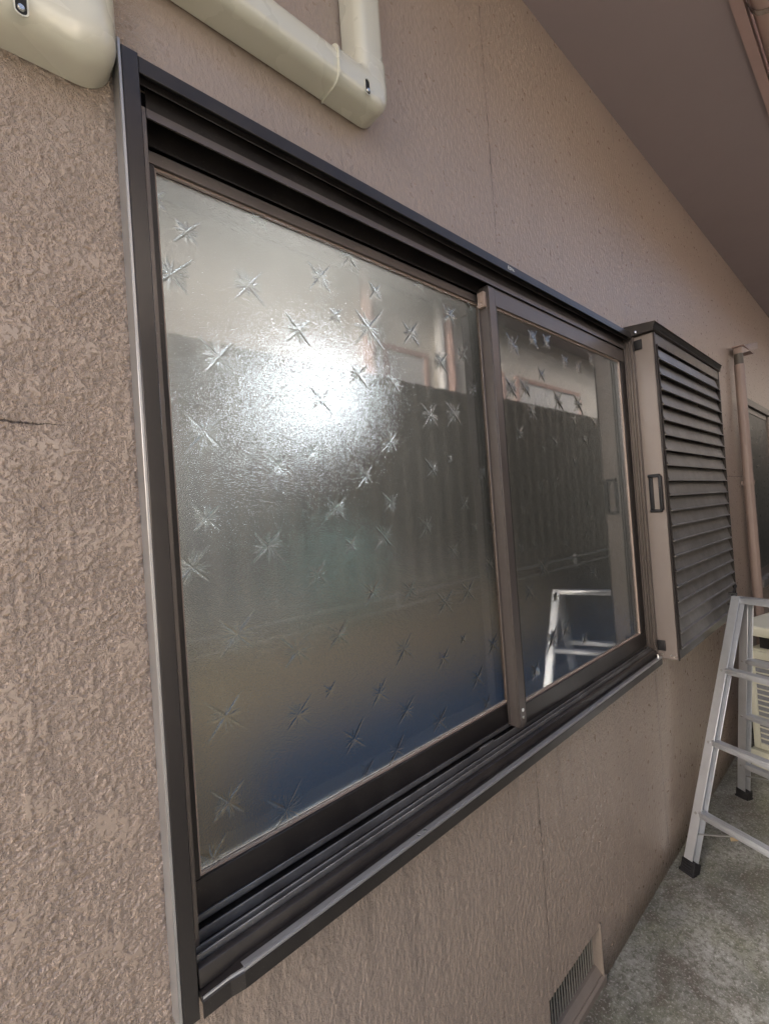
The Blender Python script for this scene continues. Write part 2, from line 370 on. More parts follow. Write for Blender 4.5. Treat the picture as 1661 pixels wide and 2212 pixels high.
b.box((.205, -.018, 2.138), (1.990, -.016, 2.1500))
b.box((.205, .030, 2.092), (1.990, .033, 2.1600))          # middle fin
b.box((.205, .062, 2.080), (1.990, .066, 2.1600))
b.build('header_rail', BZ, win, bevel=.0006, seg=1)
b = MB(); b.box((.2065, -.0275, 2.1505), (1.989, -.0045, 2.1560)); b.box((.2065, -.0005, 2.1480), (1.989, .0295, 2.1560)); b.box((.2065, .0335, 2.1470), (1.989, .0615, 2.1560)); b.build('track_shade', M['black'], win)  # black slabs paint the shade inside the header's track recesses
b = MB(); b.box((.2195, -.004, 2.106), (1.978, -.001, 2.119)); b.build('track_fin', M['bronze_light'], win)
b = MB(); b.box((.2195, -.0035, 2.119), (1.978, -.0015, 2.1475)); b.build('track_fin_web', BZ, win)
# jambs
b = MB()
b.box((.1790, -.0300, .842), (.1835, .04, 2.178)); b.build('jamb_flange', M['flange'], win, bevel=.0008, seg=1)
b = MB(); b.box((.1835, -.031, .842), (.205, -.027, 2.170)); b.build('jamb_face', M['bronze_gloss'], win, bevel=.0008, seg=1)
b = MB()
b.box((.2035, -.027, .86), (.2065, -.004, 2.150)); b.box((.2035, -.004, .90), (.219, -.001, 2.120)); b.box((.2035, -.001, .90), (.2065, .07, 2.14))
b.box((.2065, .028, .91), (.221, .031, 2.11))
b.build('jamb', M['bronze_light'], win, bevel=.0006, seg=1)
b = MB()
b.box((1.9960, -.034, .875), (2.0, .04, 2.160)); b.box((1.982, -.034, .895), (1.996, -.031, 2.142)); b.box((1.990, -.031, .90), (1.9925, .07, 2.14))
for yy, xx in ((-.024, 1.978), (-.014, 1.984), (-.004, 1.979), (.031, 1.975)): b.box((xx, yy, .905), (1.990, yy + .0028, 2.130))
b.build('jamb', M['bronze_light'], win, bevel=.0006, seg=1)
# sill with its tracks and nose
b = MB()
b.box((.207, -.0300, .9005), (1.990, .070, .9045))
b.prism([(-.031, .880), (-.0285, .880), (-.0215, .9045), (-.0215, .9085), (-.031, .9060)], (.207, 0, 0), (1.992, 0, 0), (0, 1, 0), (0, 0, 1))
b.build('sill', BZ, win, bevel=.0007, seg=1)
b = MB()
for yy, zz, ww in ((.046, .926, .003), (.012, .921, .003), (-.0075, .9165, .003), (-.0180, .9150, .0025)):
    b.box((.207, yy, .9045), (1.990, yy + ww, zz))
b.build('sill_track', M['bronze_dusty'], win, bevel=.0007, seg=1)
nose = [(-.001, .872), (-.030, .884), (-.047, .8835), (-.0515, .878), (-.0515, .856), (-.049, .856), (-.049, .875), (-.030, .876), (-.001, .862)]
b = MB(); b.prism(nose, (.262, 0, 0), (1.985, 0, 0), (0, 1, 0), (0, 0, 1))
# cut and dented left end of the nose
n2 = [(y * .86, z - .0035) for y, z in nose]; n3 = [(y * .80, z - .0075) for y, z in nose]
b.rings([[(.262, y, z) for y, z in nose], [(.244, y, z) for y, z in n2], [(.2065, y, z) for y, z in n3]])
b.build('sill_nose', BZ, win)
b = MB(); b.cyl((.262, -.0492, .8822), (1.985, -.0492, .8822), .0034, 8); b.cyl((.262, -.0495, .8822), (.244, -.0430, .8787), .0022, 8); b.cyl((.244, -.0430, .8787), (.2075, -.0400, .8750), .0018, 8); b.box((.262, -.0480, .8838), (1.985, -.0385, .8846)); b.build('nose_edge', M['flange'], win)  # pale bead and strip also paint the highlight along the nose edge
b = MB()
for x, y, z in ((.62, -.047, .8855), (.638, -.046, .8855)): b.cyl((x, y, z - .003), (x, y, z), .0032, 10)
b.cyl((1.975, -.04, .884), (1.975, -.04, .895), .006, 8); b.bar((1.955, -.05, .882), (1.990, -.032, .886), .004, .004, (0, 0, 1))
b.build('sill_screw', M['screw'], win)

STARS_L = [(0.285,1.985,0.8),(0.256,1.907,1.2),(0.388,1.927,1.2),(0.544,1.988,1),(0.625,2.055,1),(0.692,2.002,0.7),(0.576,1.92,0.6),(0.486,1.87,1),(0.325,1.788,1.1),(0.664,1.914,1.5),(0.796,1.931,1.1),(0.946,2.01,1),(0.898,1.88,1),(0.627,1.807,1),(0.729,1.8,0.8),(0.426,1.737,1.1),(0.526,1.741,1.1),(0.294,1.659,1.2),(0.703,1.67,1.1),(0.842,1.741,1.1),(0.935,1.753,1.1),(0.421,1.609,0.8),(0.497,1.637,0.5),(0.626,1.593,0.9),(0.836,1.611,0.9),(0.905,1.638,0.4),(1.035,1.603,0.8),(0.415,2.059,0.7),(0.99,1.917,0.9),(1.023,1.83,0.8),(1.035,2.055,0.5),(0.836,2.064,0.6),(0.239,2.022,0.6),(0.287,1.52,0.9),(0.391,1.466,1.2),(0.259,1.445,1.3),(0.544,1.526,1.1),(0.693,1.533,0.8),(0.951,1.525,0.8),(0.8,1.474,0.9),(0.986,1.459,0.5),(1.062,1.454,0.8),(0.575,1.451,0.6),(0.666,1.46,1.1),(0.892,1.406,0.7),(0.489,1.403,0.8),(1.039,1.357,0.8),(0.623,1.347,0.9),(0.733,1.337,0.8),(0.849,1.286,1.1),(0.939,1.3,1),(0.325,1.325,1.2),(0.436,1.272,1.2),(0.529,1.28,1),(0.702,1.209,1.1),(0.83,1.157,0.8),(0.907,1.185,0.4),(1.028,1.143,0.8),(0.297,1.199,1.2),(0.429,1.157,1),(0.501,1.178,0.5),(0.622,1.137,0.8),(0.954,1.076,0.9),(0.696,1.077,0.9),(0.799,1.019,1),(0.985,1.002,0.7),(0.549,1.07,1),(0.66,1.005,1),(0.577,0.995,0.6),(0.292,1.064,1),(0.392,1.004,1.3),(0.261,0.988,1)]
STARS_R = [(1.185,1.968,1.1),(1.298,2.012,1),(1.381,2.02,0.9),(1.496,1.975,0.9),(1.595,1.971,0.9),(1.704,2.021,0.9),(1.334,1.907,0.8),(1.158,1.843,1.1),(1.231,1.853,1),(1.429,1.839,1.2),(1.567,1.845,1.2),(1.26,1.784,0.9),(1.186,1.714,0.8),(1.388,1.7,0.8),(1.527,1.781,0.5),(1.597,1.719,0.8),(1.312,1.675,0.4),(1.512,1.642,0.8),(1.686,1.784,0.8),(1.284,1.564,0.9),(1.375,1.573,0.9),(1.182,1.5,0.9),(1.483,1.511,0.9),(1.583,1.505,0.9),(1.319,1.447,0.5),(1.415,1.382,0.9),(1.55,1.397,0.8),(1.142,1.392,0.8),(1.226,1.393,0.4),(1.26,1.323,1.1),(1.175,1.264,1),(1.587,1.266,0.9),(1.28,1.107,1.1),(1.367,1.118,1),(1.485,1.06,0.7),(1.175,1.042,0.9),(1.699,1.58,0.8),(1.315,1.224,0.4)]
def pane(name, x0, x1, z0, z1, y, stars, step, parent):
    nx = int((x1 - x0) / step) + 1; nz = int((z1 - z0) / step) + 1
    xs = np.linspace(x0, x1, nx); zs = np.linspace(z0, z1, nz); H = np.zeros((nz, nx))
    for cx, cz, s in stars:
        R = .043 * s
        i0, i1 = np.searchsorted(xs, (cx - R, cx + R)); j0, j1 = np.searchsorted(zs, (cz - R, cz + R))
        if i1 - i0 < 3 or j1 - j0 < 3: continue
        X, Z = np.meshgrid(xs[i0:i1] - cx, zs[j0:j1] - cz); r = np.hypot(X, Z); th = np.arctan2(Z, X)
        h = np.zeros_like(X)
        rot = rng.uniform(-.10, .10)
        arms = [(math.pi / 4 + rot, rng.uniform(.75, 1.), 1), (math.pi * 5 / 4 + rot, rng.uniform(.7, 1.), 1),
                (math.pi * 3 / 4 + rot * .5, rng.uniform(.6, .95), 1), (math.pi * 7 / 4 + rot * .5, rng.uniform(.6, .95), 1)]
        for k in range(34):   # frost feathers fanning out between the arms
            ba = rng.choice([0, 0, math.pi, math.pi, math.pi / 2, -math.pi / 2]); arms.append((ba + rng.normal(0, .38), rng.uniform(.25, .62), 0))
        for a, L, main in arms:
            L = L * R; u = X * math.cos(a) + Z * math.sin(a); v = -X * math.sin(a) + Z * math.cos(a)
            t = np.clip(1 - u / L, 0, 1) * (u > -.001)
            wd = (.0030 if main else .0021) * (.40 + .60 * t)
            h = np.maximum(h, (.0019 if main else .0014) * rng.uniform(.7, 1.2) * t ** .5 * np.clip(1 - np.abs(v) / wd, 0, 1))
        H[j0:j1, i0:i1] = np.maximum(H[j0:j1, i0:i1], h)
    XX, ZZ = np.meshgrid(xs, zs)
    front = np.stack([XX.ravel(), (y - H).ravel(), ZZ.ravel()], 1); nF = nx * nz
    T = .004
    back = np.array([(x0, y + T, z0), (x1, y + T, z0), (x1, y + T, z1), (x0, y + T, z1)])
    co = np.vstack([front, back]); I, J = np.meshgrid(np.arange(nx - 1), np.arange(nz - 1)); a = (J * nx + I).ravel()
    q = np.stack([a, a + 1, a + 1 + nx, a + nx], 1)
    c00, c10, c11, c01 = 0, nx - 1, nF - 1, nF - nx
    extra = np.array([(nF, nF + 3, nF + 2, nF + 1), (c00, nF, nF + 1, c10), (c10, nF + 1, nF + 2, c11), (c11, nF + 2, nF + 3, c01), (c01, nF + 3, nF, c00)])
    q = np.vstack([q, extra]); hf = H.ravel(); mi = np.where(np.append(hf, np.zeros(8))[q].max(1) > .00006, 2, 0); mi[-5:] = 1
    me = np_mesh(name, co, q, [M['g_face'], M['g_back'], M['g_star']], mi)
    sm = np.ones(len(q), bool); sm[-5:] = False; me.polygons.foreach_set('use_smooth', sm)
    o = bpy.data.objects.new(name, me); COL.objects.link(o); return link_sub(o, parent)

def sash(x0, x1, z0, z1, y0, y1, gx0, gx1, gz0, gz1, gy, lw, stars, step, label):
    b = MB()
    b.box((x0, y0, z0), (x1, y1, gz0 - .006))
    zA, zB = gz0 - .006, gz1 + .006
    b.box((x0, y0 + .001, zA), (gx0 - .003, y1 - .001, zB)); b.box((gx1 + .003, y0 + .001, zA), (x1, y1 - .001, zB))
    s = b.build('sash', BZ, win, bevel=.0008, seg=1); s['label'] = label
    b = MB(); b.box((x0, y0, gz1 + .006), (x1, y1, z1)); link_sub(b.build('top_rail', M['bronze_light'], bevel=.0008, seg=1), s)
    m = MB(); e = .0035; f = gy - .0055
    m.box((gx0 - .003, f, gz0 - .006), (gx1 + .003, gy + .008, gz0 - .006 + e)); m.box((gx0 - .003, f, gz1 + .006 - e), (gx1 + .003, gy + .008, gz1 + .006))
    m.box((gx0 - .003, f, gz0 - .006 + e), (gx0, gy + .008, gz1 + .006 - e)); m.box((gx1, f, gz0 - .006 + e), (gx1 + .003, gy + .008, gz1 + .006 - e))
    link_sub(m.build('glazing_bead', M['gasket']), s)
    pane('glass_pane', gx0, gx1, gz0 - .0024, gz1 + .0024, gy, stars, step, s)
    return s
sl = sash(.2085, 1.10, .928, 2.088, .034, .060, .2415, 1.071, .983, 2.062, .045, .03, STARS_L, .0013, 'left sash, set further in, lamp glowing behind it')
sr = sash(1.060, 1.983, .922, 2.104, .001, .028, 1.103, 1.943, .980, 2.050, .012, .03, STARS_R, .0016, 'right sash, nearer the outside, reflecting the ladder')
# meeting stile of the outer sash
b = MB(); b.box((1.0575, -.0035, .922), (1.0855, .0005, 2.100)); b.box((1.0560, .0005, .922), (1.0585, .032, 2.098)); b.box((1.0485, .0255, .93), (1.0560, .0285, 2.09))
b.box((1.0860, -.0030, .922), (1.0880, .0005, 2.100))
link_sub(b.build('meeting_stile', M['bronze_light'], bevel=.0007, seg=1), sr)
b = MB(); b.box((1.0440, .004, 2.045), (1.0555, .024, 2.085)); b.box((1.0420, .009, 2.057), (1.0440, .018, 2.074)); b.cyl((1.0435, .0135, 2.052), (1.0408, .0135, 2.052), .003, 8)
link_sub(b.build('sash_stopper', M['gasket'], bevel=.0008, seg=1), sr)
b = MB(); b.cyl((1.072, -.0035, .966), (1.072, -.0048, .966), .0045, 14); link_sub(b.build('stile_plug', M['white']), sr)
b = MB(); b.cyl((1.072, -.0035, .947), (1.072, -.0044, .947), .0042, 14); b.cyl((1.072, -.0044, .947), (1.072, -.0047, .947), .0022, 8); link_sub(b.build('stile_screw', M['screw']), sr)
b = MB(); b.box((.215, .0315, .918), (1.054, .0345, .9275)); b.box((.90, .010, .9215), (.955, .0145, .9265)); link_sub(b.build('bottom_guide', M['bronze_dusty'], bevel=.0006, seg=1), sl)
# small printed maker mark on the header lip
b = MB(); cur = 1.118; zc = 2.1555; yy = -.0312
def stroke(x0, z0, x1, z1): b.bar((cur + x0, yy, zc + z0), (cur + x1, yy, zc + z1), .0011, .0006, (0, 0, 1) if abs(z1 - z0) < abs(x1 - x0) else (1, 0, 0))
for sgm in ((0, -.004, 0, .004), (0, .004, .005, .004), (0, 0, .004, 0), (0, -.004, .005, -.004)): stroke(*sgm)
cur += .0075
for sgm in ((0, -.004, 0, .003), (0, .003, .005, .003), (.005, .003, .005, -.004), (0, -.004, .005, -.004)): stroke(*sgm)
cur += .0075
for sgm in ((0, 0, .004, .002), (.002, .003, .002, -.003)): stroke(*sgm)
cur += .0065
for sgm in ((0, .002, 0, -.003), (0, -.003, .004, -.003), (.004, -.003, .004, .002)): stroke(*sgm)
cur += .006
stroke(0, -.003, .003, -.003)
b.build('maker_mark', M['white'], win)

# ------------------------------------------------------------------ louvred shutter box
sb = empty('shutter_box', (2.45, -.06, .87)); tag(sb, 'brown metal shutter box with slanted louvres beside the window', 'shutter box')
X0, X1, Y0, Z0, Z1 = 2.004, 2.975, -.104, .874, 2.148
b = MB(); b.box((X0, Y0 + .003, Z0), (X0 + .003, -.002, Z1)); b.box((X1 - .003, Y0 + .003, Z0), (X1, -.002, Z1))
b.box((X0 + .003, Y0 + .003, Z0), (X1 - .003, -.002, Z0 + .003)); b.box((X0 + .003, -.0045, Z0 + .003), (X1 - .003, -.002, Z1))
b.build('casing', M['panel'], sb, bevel=.001, seg=1)
b = MB()   # front frame
b.box((X0, Y0, Z0), (X0 + .019, Y0 + .0028, Z1)); b.box((X1 - .019, Y0, Z0), (X1, Y0 + .0028, Z1))
b.box((X0 + .019, Y0, Z0), (X1 - .019, Y0 + .0028, Z0 + .040)); b.box((X0 + .019, Y0, Z1 - .045), (X1 - .019, Y0 + .0028, Z1))
b.box((X0 + .019, Y0 - .006, Z0 + .038), (X0 + .021, Y0 + .012, Z1 - .044)); b.box((X1 - .021, Y0 - .006, Z0 + .038), (X1 - .019, Y0 + .012, Z1 - .044))
b.box((X0 - .0005, Y0 - .0035, Z0 - .001), (X0 + .004, Y0 + .001, Z1)); b.box((X1 - .004, Y0 - .0035, Z0 - .001), (X1 + .0005, Y0 + .001, Z1))
b.build('face_frame', M['bronze'], sb, bevel=.0008, seg=1)
N = 20; zt, zb = Z1 - .046, Z0 + .041; ph = (zt - zb) / N
for i in range(N):
    z = zb + ph * i
    pr = [(.0, ph - .004), (.002, ph - .002), (-.012, .006), (-.0205, .004), (-.0215, .000), (-.019, -.0005), (-.0135, .0015)]
    pr = [(.016 + u, v) for u, v in pr]
    b = MB(); b.prism([(Y0 + u - .006, z + v) for u, v in pr], (X0 + .0215, 0, 0), (X1 - .0215 - .004, 0, 0), (0, 1, 0), (0, 0, 1))
    b.build('louvre', M['louver'], sb)
b = MB(); cp = [(-.001, 2.150), (-.110, 2.150), (-.113, 2.156), (-.108, 2.159), (-.115, 2.163), (-.110, 2.166), (-.118, 2.170), (-.113, 2.173), (-.121, 2.179), (-.118, 2.183), (-.001, 2.196)]
b.prism(cp, (1.984, 0, 0), (2.995, 0, 0), (0, 1, 0), (0, 0, 1)); b.build('cap', M['bronze'], sb, bevel=.0006, seg=1)
b = MB()   # pull handle on the end panel
hy = -.060
b.box((X0 - .016, hy - .030, 1.585), (X0, hy + .012, 1.597)); b.box((X0 - .016, hy - .030, 1.448), (X0, hy + .012, 1.460))
b.box((X0 - .017, hy - .036, 1.455), (X0 - .004, hy - .024, 1.590)); b.box((X0 - .006, hy - .002, 1.458), (X0 - .0005, hy + .013, 1.587))
b.build('pull_handle', M['black'], sb, bevel=.0025)
for z0, z1 in ((.905, .945), (2.095, 2.133)):
    b = MB(); b.box((X0 - .007, -.062, z0), (X0 - .0005, -.034, z1)); b.build('corner_catch', M['black'], sb, bevel=.002)
b = MB()
for y, z in ((-.047, .890), (-.078, .889), (-.090, .886)): b = MB(); b.cyl((X0, y, z), (X0 - .002, y, z), .004, 10); b.build('bracket_screw', M['screw'], sb)
b = MB(); b.cyl((1.992, -.045, 2.152), (1.992, -.045, 2.166), .005, 8); b.bar((1.978, -.05, 2.160), (1.999, -.034, 2.158), .008, .006, (0, 0, 1))
b.build('bracket_screw', M['screw'], sb)
b = MB(); b.box((2.86, -.075, .842), (2.90, -.05, .874)); b.cyl((2.858, -.062, .862), (2.85, -.062, .862), .006, 8); b.build('support_bracket', M['black'], sb, bevel=.002)

# ------------------------------------------------------------------ cream air conditioner line covers
def rprof(w2, d, r, n=6):
    """cover section, wall side at v=0, front at v=d, centred on u=0"""
    p = [(-w2, 0)]
    for i in range(n + 1):
        a = math.pi - (math.pi / 2) * i / n; p.append((-w2 + r + r * math.cos(a), d - r + r * math.sin(a)))
    for i in range(n + 1):
        a = math.pi / 2 - (math.pi / 2) * i / n; p.append((w2 - r + r * math.cos(a), d - r + r * math.sin(a)))
    p.append((w2, 0)); return p
def duct_ring(c, u, w2, d, r):     # c on the wall, u unit vector across the cover, out = -y
    c = Vector(c); u = Vector(u); return [c + u * a + Vector((0, -1, 0)) * v for a, v in rprof(w2, d, r)]
def elbow(cx, cz, w2, d, r, x_in, z_out, lip):
    """from the left (horizontal) turning up; outer corner lower right"""
    rg = []; rb = 0
    rg.append(duct_ring((x_in, 0, cz), (0, 0, 1), w2, d, r))
    K = 10
    for k in range(K + 1):
        t = k / K; a = t * math.pi / 2
        # inner corner stays tight while the outside sweeps a rounder corner
        u = Vector((-math.sin(a), 0, math.cos(a)))
        inn = Vector((cx - w2, 0, cz + w2)) + Vector((-.006 + .006 * math.sin(a), 0, .006 - .006 * math.cos(a)))
        o = Vector((cx + w2, 0, cz - w2)); ro = w2 * 1.15
        oc = Vector((cx + w2 - ro, 0, cz - w2 + ro)) + Vector((math.sin(a), 0, -math.cos(a))) * ro
        mid = (inn + oc) / 2; uu = (inn - oc); L = uu.length; uu.normalize()
        rg.append(duct_ring(mid, uu, L / 2, d, r))
    rg.append(duct_ring((cx, 0, z_out), (-1, 0, 0), w2, d, r))
    return rg
def line_cover(name, label, cx, cz, w2, d, r, xl, xin, ztop, slot):
    t = empty(name, (cx, 0, cz)); tag(t, label, 'pipe cover', 'cream air conditioner pipe covers')
    b = MB(); b.rings([duct_ring((xl, 0, cz), (0, 0, 1), w2, d, r), duct_ring((xin + .012, 0, cz), (0, 0, 1), w2, d, r)]); b.build('cover_straight', M['duct'], t, smooth=True)
    b = MB(); b.rings(elbow(cx, cz, w2 + .003, d + .003, r + .002, xin, cz + w2 + .030, 0)); e = b.build('cover_elbow', M['duct'], t, smooth=True)
    b = MB(); b.rings([duct_ring((xin - .0015, 0, cz), (0, 0, 1), w2 + .0055, d + .0055, r + .003), duct_ring((xin + .0015, 0, cz), (0, 0, 1), w2 + .0055, d + .0055, r + .003)]); b.build('joint_lip', M['duct'], t, smooth=True)
    b = MB(); b.rings([duct_ring((cx, 0, cz + w2 + .02), (-1, 0, 0), w2, d, r), duct_ring((cx, 0, ztop), (-1, 0, 0), w2, d, r)]); b.build('cover_riser', M['duct'], t, smooth=True)
    sx, sy, sz = slot   # oblong screw pocket, its recess shade painted as a flat dark plate
    b = MB(); ring = lambda s, yy: [(sx + .0055 * s * math.cos(a), yy, sz + (.0085 if math.sin(a) > 0 else -.0085) * s + .0055 * s * math.sin(a)) for a in np.linspace(0, 2 * math.pi, 17)[:-1]]
    b.rings([ring(1, sy - .0006), ring(1, sy + .0004)]); b.build('screw_pocket_shade', M['dark'], t)
    b = MB(); rr = [(sx + .0065 * math.cos(a), sz + (.009 if math.sin(a) > 0 else -.009) + .0065 * math.sin(a)) for a in np.linspace(0, 2 * math.pi, 21)]
    for p, q in zip(rr[:-1], rr[1:]): b.bar((p[0], sy - .0008, p[1]), (q[0], sy - .0008, q[1]), .0014, .0016, (0, 1, 0))
    b.build('pocket_rim', M['duct'], t)
    b = MB(); b.cyl((sx, sy - .0006, sz - .007), (sx, sy - .003, sz - .007), .004, 12, .003); b.build('cover_screw', M['screw'], t)
    return t
line_cover('pipe_cover', 'cream pipe cover elbow turning upward above the middle of the window', .640, 2.349, .034, .057, .020, -.5, .545, 3.10, (.612, -.0602, 2.336))
line_cover('pipe_cover', 'cream pipe cover ending beside the upper left corner of the window', .138, 2.146, .036, .060, .031, -1.0, .02, 3.10, (.072, -.0632, 2.118))

# ------------------------------------------------------------------ under-floor vent
vt = empty('floor_vent', (1.26, 0, .03)); tag(vt, 'low wall vent with upright grey bars near the ground', 'vent')
b = MB(); b.box((VX0 - .02, .10, VZ0 - .02), (VX1 + .10, .105, VZ1 + .02)); b.build('vent_back', M['dark'], vt)
b = MB(); x = VX0 + .004
while x < VX1 - .004:
    b = MB(); b.box((x, .030, VZ0 - .01), (x + .0055, .0315, VZ1 + .01)); b.build('vent_bar', M['vent'], vt); x += .0150
b = MB()
b.add([(VX1, -.002, VZ0 - .02), (VX1, .05, VZ0 - .02), (VX1, .05, VZ1 + .01), (VX1, -.002, VZ1 + .01), (VX1 + .008, .001, VZ0 - .02), (VX1 + .012, .05, VZ0 - .02), (VX1 + .012, .05, VZ1 + .01), (VX1 + .008, .001, VZ1 + .01)],
      [(0, 1, 2, 3), (7, 6, 5, 4), (0, 4, 5, 1), (1, 5, 6, 2), (2, 6, 7, 3), (3, 7, 4, 0)])
b.prism([(-.004, -.01), (.05, -.01), (.05, VZ0 + .014), (.022, VZ0 + .012), (-.004, VZ0 - .008)], (VX0 - .01, 0, 0), (VX1 + .012, 0, 0), (0, 1, 0), (0, 0, 1))
b.box((VX0 - .012, .004, VZ0 - .02), (VX0, .05, VZ1 + .01)); b.box((VX0 - .012, .005, VZ1), (VX1 + .012, .05, VZ1 + .012))
b.build('vent_surround', M['mortar'], vt)

# ------------------------------------------------------------------ drainpipe and far window
dp = empty('drainpipe', (3.9, -.055, 0)); tag(dp, 'brown drainpipe fixed to the wall past the shutter box', 'drainpipe')
PX, PY = 3.88, -.042
oct_ = [(.028 * math.cos(math.pi / 8 + k * math.pi / 4) * 1.08, .028 * math.sin(math.pi / 8 + k * math.pi / 4) * 1.08) for k in range(8)]
b = MB(); b.prism(oct_, (PX, PY, .0), (PX, PY, 2.36), (1, 0, 0), (0, 1, 0)); b.build('pipe', M['pipe'], dp, bevel=.004)
b = MB(); b.cyl((PX, PY, 2.355), (PX, PY, 2.43), .026, 16); b.build('pipe_collar', M['brownwood'], dp, smooth=True)
b = MB(); b.prism([(-.025, -.025), (.025, -.025), (.025, .025), (-.025, .025)], (PX - .01, PY, 2.45), (PX + .42, PY - .02, 2.56), (0, 1, 0), (0, 0, 1)); b.build('offset_spout', M['pipe'], dp, bevel=.006)
b = MB(); b.box((PX - .02, PY - .035, 2.478), (PX + .30, PY + .03, 2.483)); b.build('spout_lid', M['fascia'], dp, bevel=.002)
for z in (.55, 1.55):
    b = MB(); b.cyl((PX, PY, z), (PX, PY, z + .028), .0335, 16); b.box((PX - .008, PY, z), (PX + .008, -.001, z + .028)); b.build('pipe_strap', M['pipe'], dp, smooth=False)

w2 = empty('sliding_window', (5, 0, .86)); tag(w2, 'farther bronze window partly hidden behind the brown drainpipe', 'window')
fx0, fx1, fz0, fz1 = 4.10, 5.9, .86, 2.17
b = MB(); b.box((fx0, -.03, fz1 - .05), (fx1, -.004, fz1)); b.box((fx0, -.03, fz0 + .02), (fx0 + .025, -.004, fz1 - .05)); b.box((fx1 - .03, -.03, fz0 + .02), (fx1, -.004, fz1 - .05))
b.build('frame', BZ, w2, bevel=.001, seg=1)
b = MB(); b.box((fx0, -.045, fz0 - .03), (fx1, -.004, fz0 + .02)); b.build('sill', M['bronze_dusty'], w2, bevel=.001, seg=1)
for xx0, xx1, yy in ((fx0 + .025, 4.98, -.012), (4.95, fx1 - .03, -.022)):
    b = MB(); b.box((xx0, yy, fz0 + .02), (xx1, yy + .009, fz0 + .08)); b.box((xx0, yy, fz1 - .09), (xx1, yy + .009, fz1 - .052)); b.box((xx0, yy, fz0 + .08), (xx0 + .035, yy + .009, fz1 - .09)); b.box((xx1 - .04, yy, fz0 + .08), (xx1, yy + .009, fz1 - .09))
    s = b.build('sash', M['bronze_light'], w2)
    b = MB(); b.box((xx0 + .035, yy + .004, fz0 + .08), (xx1 - .04, yy + .008, fz1 - .09)); link_sub(b.build('glass_pane', M['nglass']), s)

# ------------------------------------------------------------------ aluminium step ladder
ld = empty('step_ladder', (2.44, -.3, 0)); tag(ld, 'silver aluminium step ladder standing open on the concrete by the wall', 'ladder')
RD = Vector((-.345, -.938, 0)).normalized(); SD = Vector((.938, -.345, 0)).normalized()
def rail(p0, p1, sgn, nm='rail'):
    p0, p1 = Vector(p0), Vector(p1); d = (p1 - p0).normalized(); n = (SD * -sgn - d * (SD * -sgn).dot(d)).normalized(); a = d.cross(n).normalized()
    if a.dot(RD) < 0: a = -a
    # C channel: a towards the rungs, n outwards
    pf = [(0, 0), (.036, 0), (.036, -.0030), (.030, -.0030), (.0025, -.0030), (.0025, -.0230), (.044, -.0230), (.044, -.0275), (.0, -.0275)]
    b = MB(); b.prism(pf, p0, p1, a, n); o = b.build(nm, M['alu'], ld, bevel=.0009, seg=1)
    return d, n, a, o
def foot(p, d, n, a, par):
    b = MB(); P = Vector(p) - d * .004
    b.prism([(-.004, .004), (.050, .004), (.050, -.034), (-.004, -.034)], P, P + d * .052, a, n)
    b.prism([(-.007, .007), (.053, .007), (.053, -.037), (-.007, -.037)], P, P + d * .012, a, n)
    for k in (.020, .030, .040): b.prism([(.004, .0065), (.040, .0065), (.040, .003), (.004, .003)], P + d * k, P + d * (k + .005), a, n)
    link_sub(b.build('rubber_foot', M['black'], bevel=.0015, seg=1), par)
def rungs(p0, p1, q0, q1, zs, n, a, nm='rung'):
    for z in zs:
        t = (z - p0.z) / (p1.z - p0.z); A = p0.lerp(p1, t); B = q0.lerp(q1, t); d = (B - A).normalized()
        A = A + d * .030; B = B - d * .030
        V = Vector((0, 0, 1)); U = V.cross(d).normalized()
        if U.dot(n) < 0: U = -U
        pf = [(-.0290, .0), (-.0290, .012), (-.026, .0135), (-.022, .0135), (-.021, .012), (-.017, .012), (-.016, .0135), (-.010, .0135), (-.009, .012), (-.006, .012), (-.005, .0135), (.0005, .0135), (.0035, .010), (.0035, .006), (.001, .0045), (.0035, .003), (.0035, -.010), (.0, -.012), (-.004, -.012), (-.004, -.002)]
        b = MB(); b.prism(pf, A, B, U, V); b.build(nm, M['alu'], ld, bevel=.0004, seg=1)
        c = p0.lerp(p1, t) + n * .001 + a * .015
        b = MB(); b.cyl(c - n * .002, c + n * .0016, .0058, 12, .0042); b.build('rivet', M['alu_dull'], ld, smooth=True)
F0, F1 = Vector((2.078, -.030, .0)), Vector((2.520, -.178, 1.045)); 
B0, B1 = Vector((2.780, -.082, .0)), Vector((2.575, -.195, 1.020))
W0, W1 = .52, .42
FF0, FF1 = F0 + RD * W0, F1 + RD * W1; BB0, BB1 = B0 + RD * W0, B1 + RD * W1
d, n, a, o = rail(F0, F1, 1); foot(F0, d, n, a, o); rungs(F0, F1, FF0, FF1, (.205, .465, .742), n, a)
_n = n
def frail(p0, p1, sgn):   # far rail: channel mirrored
    p0, p1 = Vector(p0), Vector(p1); d = (p1 - p0).normalized(); n = (SD * -sgn - d * (SD * -sgn).dot(d)).normalized(); a = d.cross(n).normalized()
    if a.dot(RD) > 0: a = -a
    pf = [(0, 0), (.036, 0), (.036, -.0030), (.0025, -.0030), (.0025, -.0230), (.044, -.0230), (.044, -.0275), (.0, -.0275)]
    b = MB(); b.prism(pf, p0, p1, a, n); o = b.build('rail', M['alu'], ld, bevel=.0009, seg=1); foot(p0, d, n, a, o)
frail(FF0, FF1, 1)
d, n2, a2, o = rail(B0, B1, 1); foot(B0, d, n2, a2, o); rungs(B0, B1, BB0, BB1, (.180, .445, .725), n2, a2)
frail(BB0, BB1, 1)
